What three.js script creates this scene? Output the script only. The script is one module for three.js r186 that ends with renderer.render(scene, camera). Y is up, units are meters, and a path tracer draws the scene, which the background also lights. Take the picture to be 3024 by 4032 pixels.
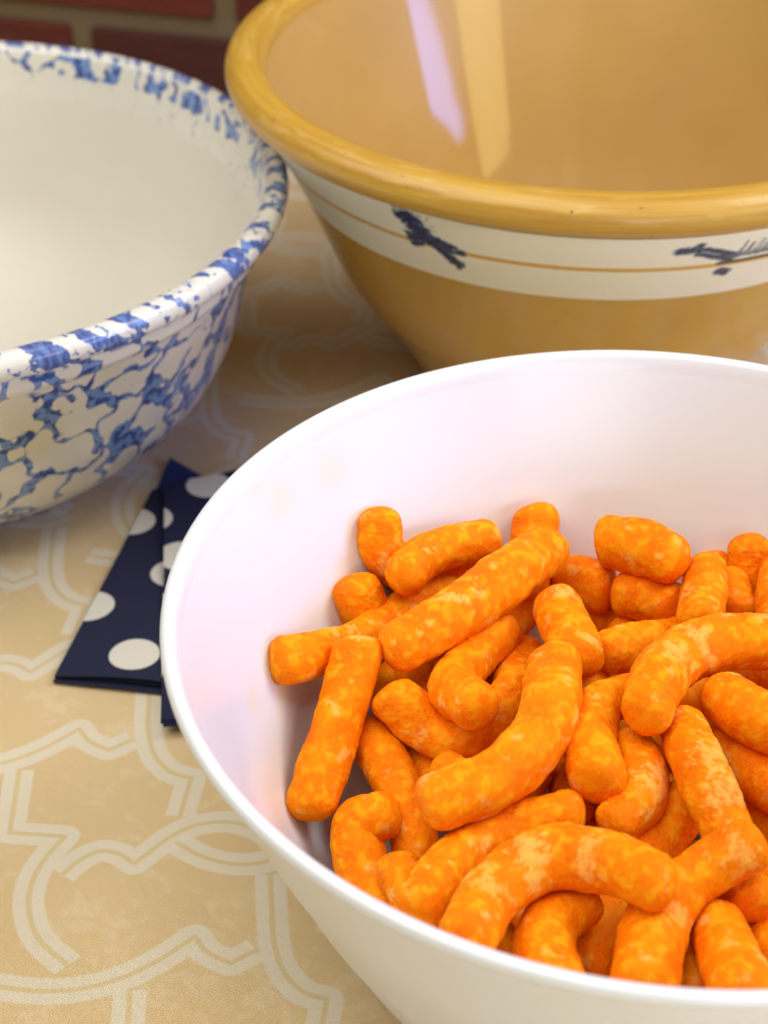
import * as THREE from 'three';
import { ImprovedNoise } from 'three/addons/math/ImprovedNoise.js';
import { RectAreaLightUniformsLib } from 'three/addons/lights/RectAreaLightUniformsLib.js';
import { RoundedBoxGeometry } from 'three/addons/geometries/RoundedBoxGeometry.js';

// ---------- camera, light, exposure ----------
const scene = new THREE.Scene();
const camera = new THREE.PerspectiveCamera(31.645, 768 / 1024, 0.02, 30);
camera.position.set(0, 0.49, 0);
camera.rotation.set(THREE.MathUtils.degToRad(-35.271), 0, THREE.MathUtils.degToRad(0.322), 'YXZ');
camera.focus = 0.62;
camera.userData.fStop = camera.getFocalLength() / 6;
const renderer = new THREE.WebGLRenderer({ antialias: true });
renderer.setSize(768, 1024);
renderer.toneMapping = THREE.LinearToneMapping;
renderer.toneMappingExposure = 0.97;
renderer.shadowMap.enabled = true;
scene.background = new THREE.Color().setRGB(0.135, 0.12, 0.105);   // dim warm room all round
RectAreaLightUniformsLib.init();
// daylit openings round the table, each given by where it stands and what it faces
function daylight([x, y, z], [ax, ay, az], w, h, rgb, strength) {
  const l = new THREE.RectAreaLight(new THREE.Color().setRGB(...rgb), strength, w, h);
  l.position.set(x, y, z);
  l.lookAt(ax, ay, az);
  scene.add(l);
}
daylight([2.0, 0.68, 0.12], [0.03, 0.1, -0.68], 0.78, 0.5, [0.24, 0.34, 1.0], 18);        // low window at the right, blue with sky
daylight([1.34, 1.60, -0.85], [0.03, 0.1, -0.65], 1.1, 1.1, [0.95, 0.95, 1.0], 7.2);        // high bright opening above it
daylight([1.85, 1.05, 1.0], [0.03, 0.1, -0.68], 0.8, 0.6, [1.0, 0.84, 0.28], 6);          // sunlit yellow curtain beside it
daylight([0.75, 1.15, 0.75], [0.03, 0.1, -0.5], 1.6, 1.2, [1.0, 0.97, 0.92], 0.4);      // dim room behind the camera
daylight([-0.36, 1.05, -0.48], [-0.12, 0, -0.52], 1.2, 1.0, [1.0, 0.975, 0.93], 2.95);       // bright soft light over the left side
daylight([0.38, 0.24, 0.45], [0.08, 0.07, -0.30], 0.55, 0.36, [0.95, 0.98, 1.0], 4.4);          // pale daylight coming in low from the front

// ---------- helpers ----------
function mulberry(a) { return () => { a |= 0; a = (a + 0x6d2b79f5) | 0; let t = Math.imul(a ^ (a >>> 15), 1 | a); t = (t + Math.imul(t ^ (t >>> 7), 61 | t)) ^ t; return ((t ^ (t >>> 14)) >>> 0) / 4294967296; }; }
const rnd = mulberry(77);
const perlin = new ImprovedNoise();
const fbm = (x, y, z, o = 3) => { let s = 0, a = 1, f = 1; for (let i = 0; i < o; i++) { s += a * perlin.noise(x * f, y * f, z * f + i * 7.3); a *= 0.5; f *= 2.03; } return s; };
const clamp01 = (t) => Math.min(1, Math.max(0, t));
const smooth = (a, b, t) => { t = clamp01((t - a) / (b - a)); return t * t * (3 - 2 * t); };
const lerp = (a, b, t) => a + (b - a) * t;
const mixc = (a, b, t) => [lerp(a[0], b[0], t), lerp(a[1], b[1], t), lerp(a[2], b[2], t)];
const usedNames = {};
function numbered(n) { const k = usedNames[n] = (usedNames[n] ?? -1) + 1; return k ? `${n}_${String(k).padStart(3, '0')}` : n; }
function tag(o, label, category, group) { o.userData = { label, category }; if (group) o.userData.group = group; return o; }
function mesh(name, g, m, parent) { const o = new THREE.Mesh(g, m); o.name = name; o.castShadow = o.receiveShadow = true; parent.add(o); return o; }
function thing(name, label, category, x = 0, y = 0, z = 0) { const g = new THREE.Group(); g.name = numbered(name); tag(g, label, category); g.position.set(x, y, z); scene.add(g); return g; }
function lathe(pts, seg = 160) {   // [r, y] pairs, softened by a spline
  const g = new THREE.LatheGeometry(pts.map(([r, y]) => new THREE.Vector2(r, y)), seg, -Math.PI), n = pts.length, arc = [0];
  for (let i = 1; i < n; i++) arc.push(arc[i - 1] + Math.hypot(pts[i][0] - pts[i - 1][0], pts[i][1] - pts[i - 1][1]));
  for (let i = 0; i < g.attributes.uv.count; i++) g.attributes.uv.setY(i, arc[i % n] / arc[n - 1]);   // v follows the profile's length
  g.userData.arc = arc[n - 1];
  return g;
}
function spline(pts, n) { return new THREE.CatmullRomCurve3(pts.map(([r, y]) => new THREE.Vector3(r, y, 0)), false, 'centripetal').getPoints(n).map((v) => [v.x, v.y]); }
// a texture computed texel by texel: f(u, v) -> linear-light [r, g, b]; v runs upwards
const toS = (c) => c <= 0.0031308 ? c * 12.92 : 1.055 * Math.pow(c, 1 / 2.4) - 0.055;
function computed(w, h, f, wrapT = THREE.ClampToEdgeWrapping) {
  const d = new Uint8Array(w * h * 4);
  for (let j = 0, k = 0; j < h; j++) for (let i = 0; i < w; i++, k += 4) {
    const c = f((i + 0.5) / w, (j + 0.5) / h);
    for (let q = 0; q < 3; q++) d[k + q] = Math.round(255 * clamp01(toS(c[q])));
    d[k + 3] = 255;
  }
  const t = new THREE.DataTexture(d, w, h, THREE.RGBAFormat);
  t.colorSpace = THREE.SRGBColorSpace; t.magFilter = t.minFilter = THREE.LinearFilter; t.wrapS = THREE.RepeatWrapping; t.wrapT = wrapT; t.needsUpdate = true;
  return t;
}
function heights(w, h, f) {
  const d = new Uint8Array(w * h * 4);
  for (let j = 0, k = 0; j < h; j++) for (let i = 0; i < w; i++, k += 4) { const c = Math.round(255 * clamp01(f((i + 0.5) / w, (j + 0.5) / h))); d[k] = d[k + 1] = d[k + 2] = c; d[k + 3] = 255; }
  const t = new THREE.DataTexture(d, w, h, THREE.RGBAFormat);
  t.magFilter = t.minFilter = THREE.LinearFilter; t.wrapS = t.wrapT = THREE.RepeatWrapping; t.needsUpdate = true;
  return t;
}

// ---------- tablecloth ----------
const wallTurn = -0.2519, wallAt = new THREE.Vector3(-0.2677, 0, -1.2204);
{
  // the trellis print repeats along two directions (mm on the table)
  const A = [56, 108], B = [116, -29], NA = 3, NB = 3, S = 2048;
  const cv = document.createElement('canvas'); cv.width = cv.height = S;
  const ctx = cv.getContext('2d');
  const img = ctx.createImageData(S, S);
  const tile = (x, y, n, z) => { // noise that closes on itself after n cells
    const fx = x - Math.floor(x), sx = smooth(0.8, 1, fx), fy = y - Math.floor(y), sy = smooth(0.8, 1, fy);
    const g = (a, b) => fbm(a * n, b * n, z, 3);
    return lerp(lerp(g(fx, fy), g(fx - 1, fy), sx), lerp(g(fx, fy - 1), g(fx - 1, fy - 1), sx), sy);
  };
  for (let j = 0, k = 0; j < S; j++) for (let i = 0; i < S; i++, k += 4) {
    const u = i / S, v = j / S, n = tile(u, v, 9, 3.1), m = tile(u, v, 62, 9.4), pale = 0.8 * smooth(0.1, 0.7, m + 0.6 * n), tw = 7 * Math.sin(6.28318 * (387 * u + 205 * v)) * (0.6 + 0.6 * rnd()) + 6 * (rnd() - 0.5);
    img.data[k] = 235 + 4 * n + 6 * pale + tw; img.data[k + 1] = 207 + 4 * n + 9 * pale + tw; img.data[k + 2] = 156 + 5 * n + 17 * pale + tw; img.data[k + 3] = 255;
  }
  ctx.putImageData(img, 0, 0);
  const det = A[0] * B[1] - A[1] * B[0];
  // table mm (x, z) -> canvas px; u along A, v along B
  const kx = S / NA, ky = S / NB;
  ctx.lineJoin = 'round'; ctx.lineCap = 'butt';
  const lines = [
    [[-97, -572], [-95.5, -556], [-94, -541], [-90, -527], [-83, -518], [-74.5, -514.5, 1], [-77, -494]],
    [[-117, -463], [-110.5, -471.5], [-104, -475.3], [-97, -473.5], [-91.5, -469, 1], [-86, -475.5], [-79, -483.5], [-70, -489.3], [-58, -491], [-46, -486.5], [-38, -478]],
    [[-77, -480], [-67, -473], [-57, -469.5], [-46, -469.5], [-36, -474]],
    [[-138, -413.5], [-130.5, -411.5], [-115, -409.6], [-101, -411.2], [-89, -415.8], [-78, -423], [-66, -434, 1], [-61, -427], [-52.5, -422, 1], [-44, -428]],
    [[-142, -518], [-140, -484.5, 1], [-130, -483.5], [-119, -482.5, 1], [-124.5, -471], [-127.5, -459], [-126.5, -446], [-121, -433], [-109, -421]],
  ];   // a third entry marks a cusp
  const flow = (L) => {
    const out = [];
    for (let i = 0; i < L.length - 1;) {
      let j = i + 1; while (j < L.length - 1 && !L[j][2]) j++;
      const part = L.slice(i, j + 1).map(([x, z]) => new THREE.Vector3(x + 100, 0, z + 480));
      out.push(...(part.length > 2 ? new THREE.CatmullRomCurve3(part, false, 'centripetal').getPoints(part.length * 8) : part).map((p) => [p.x, p.z]));
      i = j;
    }
    return out;
  };
  const curves = lines.map(flow);
  const strokes = (width, style) => {
    ctx.strokeStyle = style;
    for (let a = -1; a <= NA + 1; a++) for (let b = -1; b <= NB + 1; b++) for (const P of curves) {
      ctx.setTransform(B[1] / det * kx, -A[1] / det * ky, -B[0] / det * kx, A[0] / det * ky, 0, 0);
      ctx.translate(A[0] * a + B[0] * b + 600 * 0, A[1] * a + B[1] * b);
      ctx.lineWidth = width; ctx.beginPath();
      P.forEach((p, i) => (i ? ctx.lineTo(...p) : ctx.moveTo(...p))); ctx.stroke();
    }
  };
  for (const w of [11.8, 11.2, 10.6]) strokes(w, 'rgba(243,233,212,0.42)');
  for (const w of [2.2, 1.6]) strokes(w, 'rgba(231,205,152,0.55)');
  ctx.setTransform(1, 0, 0, 1, 0, 0);
  const map = new THREE.CanvasTexture(cv); map.colorSpace = THREE.SRGBColorSpace; map.wrapS = map.wrapT = THREE.RepeatWrapping; map.flipY = false; map.magFilter = THREE.LinearFilter;
  const bump = heights(256, 256, (u, v) => { const x = u * 16, y = v * 16; return 0.5 + 0.3 * Math.sin((x + y) * Math.PI * 2) * (0.6 + 0.4 * Math.sin((x - y * 0.0) * Math.PI * 2)) + 0.25 * fbm(u * 40, v * 40, 2, 2); });
  const cloth = new THREE.MeshPhysicalMaterial({ map, bumpMap: bump, bumpScale: 0.0004, roughness: 0.85, specularIntensity: 0.3, sheen: 0.15, sheenRoughness: 0.6 });
  const W = 1.9, Dp = 1.55;
  const g = new THREE.PlaneGeometry(W, Dp, 190, 155); g.rotateX(-Math.PI / 2); g.translate(0.25, 0, Dp / 2 + 0.004); g.rotateY(wallTurn); g.translate(wallAt.x, 0, wallAt.z);
  const under = new THREE.PlaneGeometry(W, Dp); under.rotateX(Math.PI / 2);
  const pos = g.attributes.position, uv = g.attributes.uv;
  for (let i = 0; i < pos.count; i++) {
    const x = pos.getX(i) * 1000 + 100, z = pos.getZ(i) * 1000 + 480;
    uv.setXY(i, (x * B[1] - z * B[0]) / det / NA, (z * A[0] - x * A[1]) / det / NB);
    pos.setY(i, -0.0011 + 0.0011 * fbm(x / 80, z / 80, 4, 2));
  }
  g.computeVertexNormals();
  bump.repeat.set(36, 36);
  const o = mesh('tablecloth', g, cloth, scene); tag(o, 'beige tablecloth with a pale double-line trellis print under all the bowls', 'tablecloth');
}

// ---------- brick wall ----------
{
  const wall = thing('brick_wall', 'blurred red brick wall with sandy mortar behind the bowls', 'wall', wallAt.x, 0, wallAt.z);
  wall.rotation.y = wallTurn;
  const bl = 0.2, bh = 0.058, j = 0.0125, bed = 0.05;
  const mort = new THREE.MeshStandardMaterial({ color: new THREE.Color().setRGB(0.20, 0.15, 0.08), roughness: 0.95 });
  const mg = new THREE.BoxGeometry(2.3, 0.92, 0.06); mg.translate(0.1, 0.24, -0.037);
  mesh('mortar', mg, mort, wall);
  const bricks = [[0.12, 0.022, 0.011], [0.15, 0.024, 0.011], [0.075, 0.017, 0.010], [0.115, 0.026, 0.015]].map((c, i) => new THREE.MeshStandardMaterial({
    color: new THREE.Color().setRGB(...c), roughness: 0.88, bumpScale: 0.002, bumpMap: heights(128, 64, (u, v) => 0.5 + 0.4 * fbm(u * 9 + i * 5, v * 4, i, 4)) }));
  const shapes = [0, 1, 2].map(() => new RoundedBoxGeometry(bl - 0.001 - rnd() * 0.003, bh - rnd() * 0.002, 0.05, 1, 0.003));
  for (let c = -3; c < 9; c++) for (let i = -5; i < 6; i++) {
    const y = bed + c * (bh + j) + bh / 2 + j / 2, x = 0.0564 + (bl + j) * (i + 0.5 + (c & 1 ? 0 : 0.5));
    if (x < -0.95 || x > 1.15) continue;
    const o = mesh(numbered('brick'), shapes[Math.floor(rnd() * 3)], bricks[Math.floor(rnd() * 4)], wall);
    o.position.set(x, y, -0.0285 + rnd() * 0.0015); o.rotation.z = (rnd() - 0.5) * 0.008;
  }
}

// ---------- yellow ware bowl ----------
{
  const b = thing('yellow_bowl', 'large glossy yellow ware mixing bowl with a cream band, empty, behind the others', 'bowl', 0.0997, 0, -0.838);
  const ochre = [0.63, 0.375, 0.045];
  const speck = (dark) => computed(1024, 256, (u, v) => {
    let c = mixc(ochre, [0.56, 0.31, 0.03], clamp01(0.5 + 0.55 * fbm(u * 26, v * 5, 1.5, 4)));
    const s = fbm(u * 240, v * 50, 6, 2); if (s > 0.78) c = mixc(c, [0.16, 0.09, 0.03], dark);
    return c;
  });
  const glaze = (map, extra = {}) => new THREE.MeshPhysicalMaterial({ map, roughness: 0.3, clearcoat: 0.7, clearcoatRoughness: 0.12, ...extra });
  const body = spline([[0.001, 0.004], [0.07, 0.004], [0.074, 0.0], [0.081, 0.0], [0.084, 0.006], [0.0905, 0.018], [0.101, 0.035], [0.1145, 0.052], [0.1255, 0.07], [0.1335, 0.088], [0.141, 0.105], [0.1444, 0.113]], 60);
  mesh('body', lathe(body), glaze(speck(0.3)), b);
  // cream slip band with seaweed-like blue marks: drawn over 150 degrees, u = angle
  const cv = document.createElement('canvas'); cv.width = 2048; cv.height = 256;
  const ctx = cv.getContext('2d');
  ctx.fillStyle = 'rgb(248,246,222)'; ctx.fillRect(0, 0, 2048, 256);
  const X = (deg) => (deg + 75) / 150 * 2048, Y = (y) => (0.152 - y) / 0.039 * 256;
  ctx.fillStyle = 'rgb(220,170,68)'; ctx.fillRect(0, Y(0.1338), 2048, Y(0.1313) - Y(0.1338));
  const r2 = mulberry(9);
  for (let i = 0; i < 900; i++) { ctx.fillStyle = `rgba(150,130,80,${0.05 + 0.1 * r2()})`; ctx.beginPath(); ctx.arc(2048 * r2(), 256 * r2(), 0.6 + 1.6 * r2(), 0, 7); ctx.fill(); }
  const blob = (x, y, r, col) => { ctx.fillStyle = col; ctx.beginPath(); for (let k = 0; k <= 14; k++) { const a = k / 14 * 6.283, q = r * (0.65 + 0.6 * r2()); ctx.lineTo(x + q * Math.cos(a), y + q * 0.9 * Math.sin(a)); } ctx.fill(); };
  function frond(d0, y0, d1, y1, w0, w1, ink, dots) {      // a stem with feathery tufts on both sides
    for (let i = 0; i < dots; i++) {
      const t = r2(), s = (r2() + r2() - 1), w = lerp(w0, w1, t);
      blob(X(lerp(d0, d1, t)) + (r2() + r2() - 1) * w * 1.5, Y(lerp(y0, y1, t)) + 1.9 * s * w + (r2() - 0.5) * 6, 2.5 + 4.5 * r2() * (1 - 0.6 * Math.abs(s)), ink[Math.floor(r2() * ink.length)]);
    }
  }
  const deep = ['rgba(14,32,84,0.85)', 'rgba(22,46,104,0.8)', 'rgba(48,80,134,0.6)', 'rgba(8,18,56,0.9)'], wash = ['rgba(96,116,134,0.30)', 'rgba(70,92,120,0.26)', 'rgba(110,128,136,0.24)'];
  // a stem with rounded, forking side twigs, washed round with paler blue
  function sprig(d0, y0, d1, y1, twig, steps) {
    const x0 = X(d0), z0 = Y(y0), x1 = X(d1), z1 = Y(y1), dir = Math.atan2(z1 - z0, x1 - x0), strokes = [];
    const go = (x, y, a, l, w, depth) => {
      const ex = x + l * Math.cos(a), ey = y + l * Math.sin(a); strokes.push([x, y, ex, ey, w]);
      if (depth) for (let k = 0; k < 4; k++) { const t = 0.35 + 0.65 * r2(); go(lerp(x, ex, t), lerp(y, ey, t), a + (r2() - 0.5) * 2.2, l * (0.3 + 0.35 * r2()), w * 0.8, depth - 1); }
    };
    for (let i = 0; i < steps; i++) { const t = (i + r2()) / steps; for (const q of [-1, 1]) go(lerp(x0, x1, t), lerp(z0, z1, t), dir + q * (0.7 + 0.8 * r2()), twig * (0.5 + 0.6 * r2()), 8.5, 1); }
    ctx.lineCap = 'round';
    const draw = (k, style) => { for (const [a, b2, c, d, w] of strokes) { ctx.strokeStyle = style(); ctx.lineWidth = w * k; ctx.beginPath(); ctx.moveTo(a, b2); ctx.lineTo(c, d); ctx.stroke(); } };
    draw(2.4, () => 'rgba(70,100,140,0.09)');
    draw(1, () => deep[Math.floor(r2() * 4)]);
    ctx.strokeStyle = 'rgba(10,14,34,0.9)'; ctx.lineWidth = 4; ctx.beginPath(); ctx.moveTo(x0, z0); ctx.lineTo(x1, z1); ctx.stroke();
  }
  frond(-35.5, 0.152, -31, 0.146, 20, 22, wash, 160);
  sprig(-34.6, 0.150, -31.6, 0.1375, 26, 15); sprig(-33.4, 0.1375, -27.2, 0.1337, 19, 17); sprig(-30.2, 0.1335, -26.6, 0.1235, 12, 13); sprig(-34.5, 0.138, -33.8, 0.131, 14, 6); sprig(-26.4, 0.1325, -25.5, 0.1322, 8, 6);
  frond(7.6, 0.1435, 11.2, 0.1448, 9, 13, wash, 110);
  sprig(7.8, 0.1436, 11, 0.1446, 10, 10); sprig(11.2, 0.1478, 11.5, 0.1412, 5, 6); sprig(12, 0.1445, 15.6, 0.1408, 5, 10); sprig(12, 0.141, 15.6, 0.1372, 4, 8); sprig(15.4, 0.1395, 17.6, 0.1362, 13, 10); sprig(15.9, 0.1285, 18, 0.1268, 9, 8);
  frond(17, 0.1375, 40, 0.1385, 8, 9, wash, 520);
  for (let i = 0; i < 46; i++) { const d = 17.5 + i * 0.5; ctx.strokeStyle = 'rgba(52,76,112,0.6)'; ctx.lineWidth = 3 + 3 * r2(); ctx.beginPath(); ctx.moveTo(X(d), Y(0.137)); ctx.lineTo(X(d + 0.7 * r2() + 0.3), Y(0.1415 + 0.006 * r2())); ctx.stroke(); }
  ctx.strokeStyle = 'rgb(44,42,34)'; ctx.lineWidth = 13; ctx.beginPath(); ctx.moveTo(X(15.6), Y(0.1335)); ctx.lineTo(X(44), Y(0.1345)); ctx.stroke();
  const bandMap = new THREE.CanvasTexture(cv); bandMap.colorSpace = THREE.SRGBColorSpace; bandMap.wrapS = THREE.RepeatWrapping; bandMap.magFilter = THREE.LinearFilter; bandMap.repeat.set(2.4, 1); bandMap.offset.set(-0.7, 0);
  mesh('slip_band', lathe([[0.1447, 0.113], [0.1448, 0.1137], [0.1515, 0.1265], [0.1578, 0.138], [0.164, 0.1492], [0.1648, 0.152]], 240), glaze(bandMap, { clearcoat: 0.4 }), b);
  const rim = spline([[0.1640, 0.1525], [0.169, 0.1545], [0.1735, 0.1572], [0.1765, 0.1608], [0.1774, 0.1645], [0.1762, 0.1688], [0.1728, 0.1716], [0.167, 0.1732], [0.1622, 0.1726], [0.1592, 0.1692], [0.1572, 0.163]], 48);
  const worn = computed(2048, 128, (u, v) => {
    let c = mixc(ochre, [0.50, 0.255, 0.03], clamp01(0.45 + 0.6 * fbm(u * 14, v * 26, 1.5, 4)));
    c = mixc(c, [0.70, 0.46, 0.12], 0.5 * smooth(0.25, 0.7, fbm(u * 60, v * 14, 4.5, 3)) * smooth(0.3, 0.5, v));
    const s = fbm(u * 330, v * 16, 6, 2); if (s > 0.74 && fbm(u * 12, v * 5, 8, 1) > 0.1) c = mixc(c, [0.14, 0.08, 0.03], 0.8);
    return c;
  });
  mesh('rim', lathe(rim, 220), glaze(worn, { roughness: 0.42, clearcoat: 0.35, clearcoatRoughness: 0.2, bumpScale: 0.0006, bumpMap: heights(512, 64, (u, v) => 0.5 + 0.5 * fbm(u * 50, v * 12, 3, 3)) }), b);
  const inside = spline([[0.1572, 0.163], [0.1519, 0.15], [0.1443, 0.132], [0.1369, 0.115], [0.1288, 0.097], [0.1185, 0.075], [0.1083, 0.055], [0.0975, 0.037], [0.084, 0.022], [0.06, 0.012], [0.001, 0.009]], 60);
  mesh('interior', lathe(inside), glaze(computed(512, 128, (u, v) => mixc([0.61, 0.37, 0.10], [0.53, 0.31, 0.07], clamp01(0.5 + 0.5 * fbm(u * 12, v * 4, 8, 3)))), { roughness: 0.5, clearcoat: 0.75, clearcoatRoughness: 0.07 }), b);
}

// ---------- blue sponged bowl ----------
{
  const b = thing('sponged_bowl', 'cream stoneware bowl sponged with blue at the left, empty', 'bowl', -0.2263, 0, -0.7677);
  const cream = [0.74, 0.705, 0.61], pale = [0.15, 0.30, 0.62], navy = [0.010, 0.040, 0.25];
  // rings and worms of blue wash with dark beads along them; x, y in mm
  const hash = (i, j, k) => { let h = (i * 374761393 + j * 668265263 + k * 2147483647) | 0; h = Math.imul(h ^ (h >>> 13), 1274126177); return ((h ^ (h >>> 16)) >>> 0) / 4294967296; };
  function net(x, y, cell, k) {     // distance (mm) from the borders of irregular cells
    const ci = Math.floor(x / cell), cj = Math.floor(y / cell); let f1 = 1e9, f2 = 1e9;
    for (let i = ci - 1; i <= ci + 1; i++) for (let j = cj - 1; j <= cj + 1; j++) {
      const d = Math.hypot((i + hash(i, j, k)) * cell - x, (j + hash(i, j, k + 9)) * cell - y);
      if (d < f1) { f2 = f1; f1 = d; } else if (d < f2) f2 = d;
    }
    return (f2 - f1) / 2;
  }
  function sponge(x, y, z, cover) {
    const wx = x + 11 * fbm(x / 17, y / 17, z + 5, 2), wy = y + 11 * fbm(x / 17, y / 17, z + 11, 2);
    const gate = fbm(x / 17 + 9, y / 17, z + 3, 2), fat = fbm(x / 7, y / 7, z + 8, 2);
    const edge = (3.5 * clamp01(cover + 1.1 * gate) + 2.6 * fat * clamp01(cover + gate) + 0.5 * fbm(x / 2.2, y / 2.2, z, 2) - net(wx, wy, 24, Math.round(z * 7))) / 3;
    if (edge < -0.15) return cream;
    const bead = fbm(x / 4.5, y / 4.5, z + 21, 2), rimDark = 1 - smooth(0.05, 0.4, edge);
    const tone = clamp01(smooth(-0.08, 0.22, bead) * 0.9 + rimDark * 0.4 + 0.15 * fbm(x / 1.6, y / 1.6, z, 1) + 0.1);
    return mixc(cream, mixc(pale, navy, tone), smooth(-0.12, 0.14, edge) * 0.95);
  }
  const glaze = (map, o = {}) => new THREE.MeshPhysicalMaterial({ map, roughness: 0.35, clearcoat: 0.6, clearcoatRoughness: 0.1, ...o });
  const body = spline([[0.06, 0.006], [0.088, 0.006], [0.092, 0.0], [0.1, 0.0], [0.103, 0.006], [0.1215, 0.0165], [0.1405, 0.0345], [0.151, 0.052], [0.1568, 0.07], [0.1612, 0.0875], [0.1665, 0.103], [0.1685, 0.108]], 80);
  const bg = lathe(body, 200), H = bg.userData.arc * 1000;
  const out = computed(2048, 640, (u, v) => {
    let c = sponge(u * 520, v * H, 2.2, 0.66);
    if (fbm(u * 520 / 2.5, v * H / 2.5, 31, 1) > 0.72) c = mixc(c, navy, 0.75);
    return mixc(c, [c[0] * 0.95, c[1] * 0.90, c[2] * 0.74], smooth(0.1, 0.6, fbm(u * 8, v * 3, 3, 2)));
  }); out.repeat.set(2, 1);
  mesh('body', bg, glaze(out), b);
  const rim = spline([[0.1685, 0.108], [0.1702, 0.1095], [0.1722, 0.112], [0.1732, 0.1165], [0.1742, 0.1202], [0.1768, 0.1212], [0.1798, 0.1234], [0.1812, 0.1272], [0.1803, 0.1308], [0.1775, 0.1328], [0.1735, 0.1332], [0.170, 0.131], [0.168, 0.126], [0.1655, 0.117], [0.1625, 0.108]], 70);
  const rg = lathe(rim, 220), RH = rg.userData.arc * 1000;
  const ring = computed(2048, 256, (u, v) => {
    const x = u * 560, y = v * RH, inner = smooth(0.6, 0.66, v), lip = smooth(0.16, 0.2, v) * (1 - smooth(0.56, 0.64, v));
    const dab = fbm((x + y * 0.6) / 10, y / 36, 14, 2) + 0.3 * fbm(x / 3.2, y / 3.2, 4, 2);
    let c = sponge(x, y, 7.7, inner > 0.5 ? 0.85 * (1 - smooth(0.76, 0.86, v)) - 1.2 * smooth(0.76, 0.86, v) : v < 0.2 ? 0.6 : -0.1);
    const k = smooth(0.0, 0.07, dab) * lip;
    return mixc(c, mixc(navy, pale, clamp01(0.3 + 0.75 * fbm(x / 2.4, y / 5, 9, 2))), k * 0.94);
  }); ring.repeat.set(2, 1);
  mesh('rim', rg, glaze(ring), b);
  const inside = spline([[0.1625, 0.108], [0.159, 0.096], [0.155, 0.082], [0.15, 0.066], [0.143, 0.049], [0.131, 0.033], [0.112, 0.019], [0.08, 0.011], [0.001, 0.009]], 60);
  mesh('interior', lathe(inside), glaze(computed(256, 64, (u, v) => mixc(cream, [0.70, 0.66, 0.56], clamp01(0.5 + 0.6 * fbm(u * 9, v * 3, 5, 3)))), { roughness: 0.6, clearcoat: 0.12, clearcoatRoughness: 0.3, specularIntensity: 0.5 }), b);
}

// ---------- white bowl ----------
{
  const b = thing('white_bowl', 'big plain white plastic bowl heaped with orange cheese puffs', 'bowl', 0.088, 0, -0.4477);
  const stains = [[-122, 0.124, 4, 0.008], [-133, 0.122, 4, 0.009], [-118, 0.133, 2, 0.004], [-96, 0.085, 2.5, 0.004]];
  const tint = computed(1024, 256, (u, v) => {
    let c = [0.80, 0.825, 0.83]; const deg = u * 360 - 180;
    for (const [d, y, wd, wy] of stains) { const q = ((deg - d) / wd) ** 2 + ((v * 0.14 - y) / wy) ** 2; c = mixc(c, [0.84, 0.74, 0.5], 0.5 * Math.exp(-q)); }
    return c;
  });
  const plastic = (o) => new THREE.MeshPhysicalMaterial({ color: new THREE.Color().setRGB(0.80, 0.825, 0.83), roughness: 0.32, clearcoat: 0.25, clearcoatRoughness: 0.2, ...o });
  const out = spline([[0.001, 0.004], [0.066, 0.004], [0.069, 0.0], [0.074, 0.0], [0.078, 0.003], [0.095, 0.008], [0.1045, 0.0175], [0.113, 0.035], [0.1215, 0.052], [0.129, 0.07], [0.1366, 0.087], [0.1432, 0.105], [0.1535, 0.1335]], 70);
  mesh('outer_wall', lathe(out, 200), plastic({}), b);
  mesh('rim', lathe(spline([[0.1535, 0.1335], [0.1562, 0.1348], [0.1576, 0.1372], [0.1572, 0.1392], [0.1556, 0.14], [0.1538, 0.1394], [0.1525, 0.1375], [0.151, 0.1335]], 28), 240), plastic({ roughness: 0.25 }), b);
  const inn = spline([[0.151, 0.1335], [0.1402, 0.105], [0.1335, 0.087], [0.126, 0.07], [0.1185, 0.052], [0.110, 0.035], [0.1005, 0.0195], [0.088, 0.0105], [0.07, 0.0075], [0.001, 0.007]], 60).reverse();
  const ig = lathe(inn, 200), uv = ig.attributes.uv, ps = ig.attributes.position;
  for (let i = 0; i < uv.count; i++) uv.setY(i, ps.getY(i) / 0.14);
  { const ix = ig.index.array; for (let i = 0; i < ix.length; i += 3) { const t = ix[i]; ix[i] = ix[i + 1]; ix[i + 1] = t; } ig.computeVertexNormals(); const n = ig.attributes.normal; const seg = inn.length; for (let i = 0; i < seg; i++) { const a = i, c = n.count - seg + i; const v = new THREE.Vector3(n.getX(a) + n.getX(c), n.getY(a) + n.getY(c), n.getZ(a) + n.getZ(c)).normalize(); n.setXYZ(a, v.x, v.y, v.z); n.setXYZ(c, v.x, v.y, v.z); } }
  mesh('inner_wall', ig, plastic({ color: 0xffffff, map: tint }), b);
}

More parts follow.
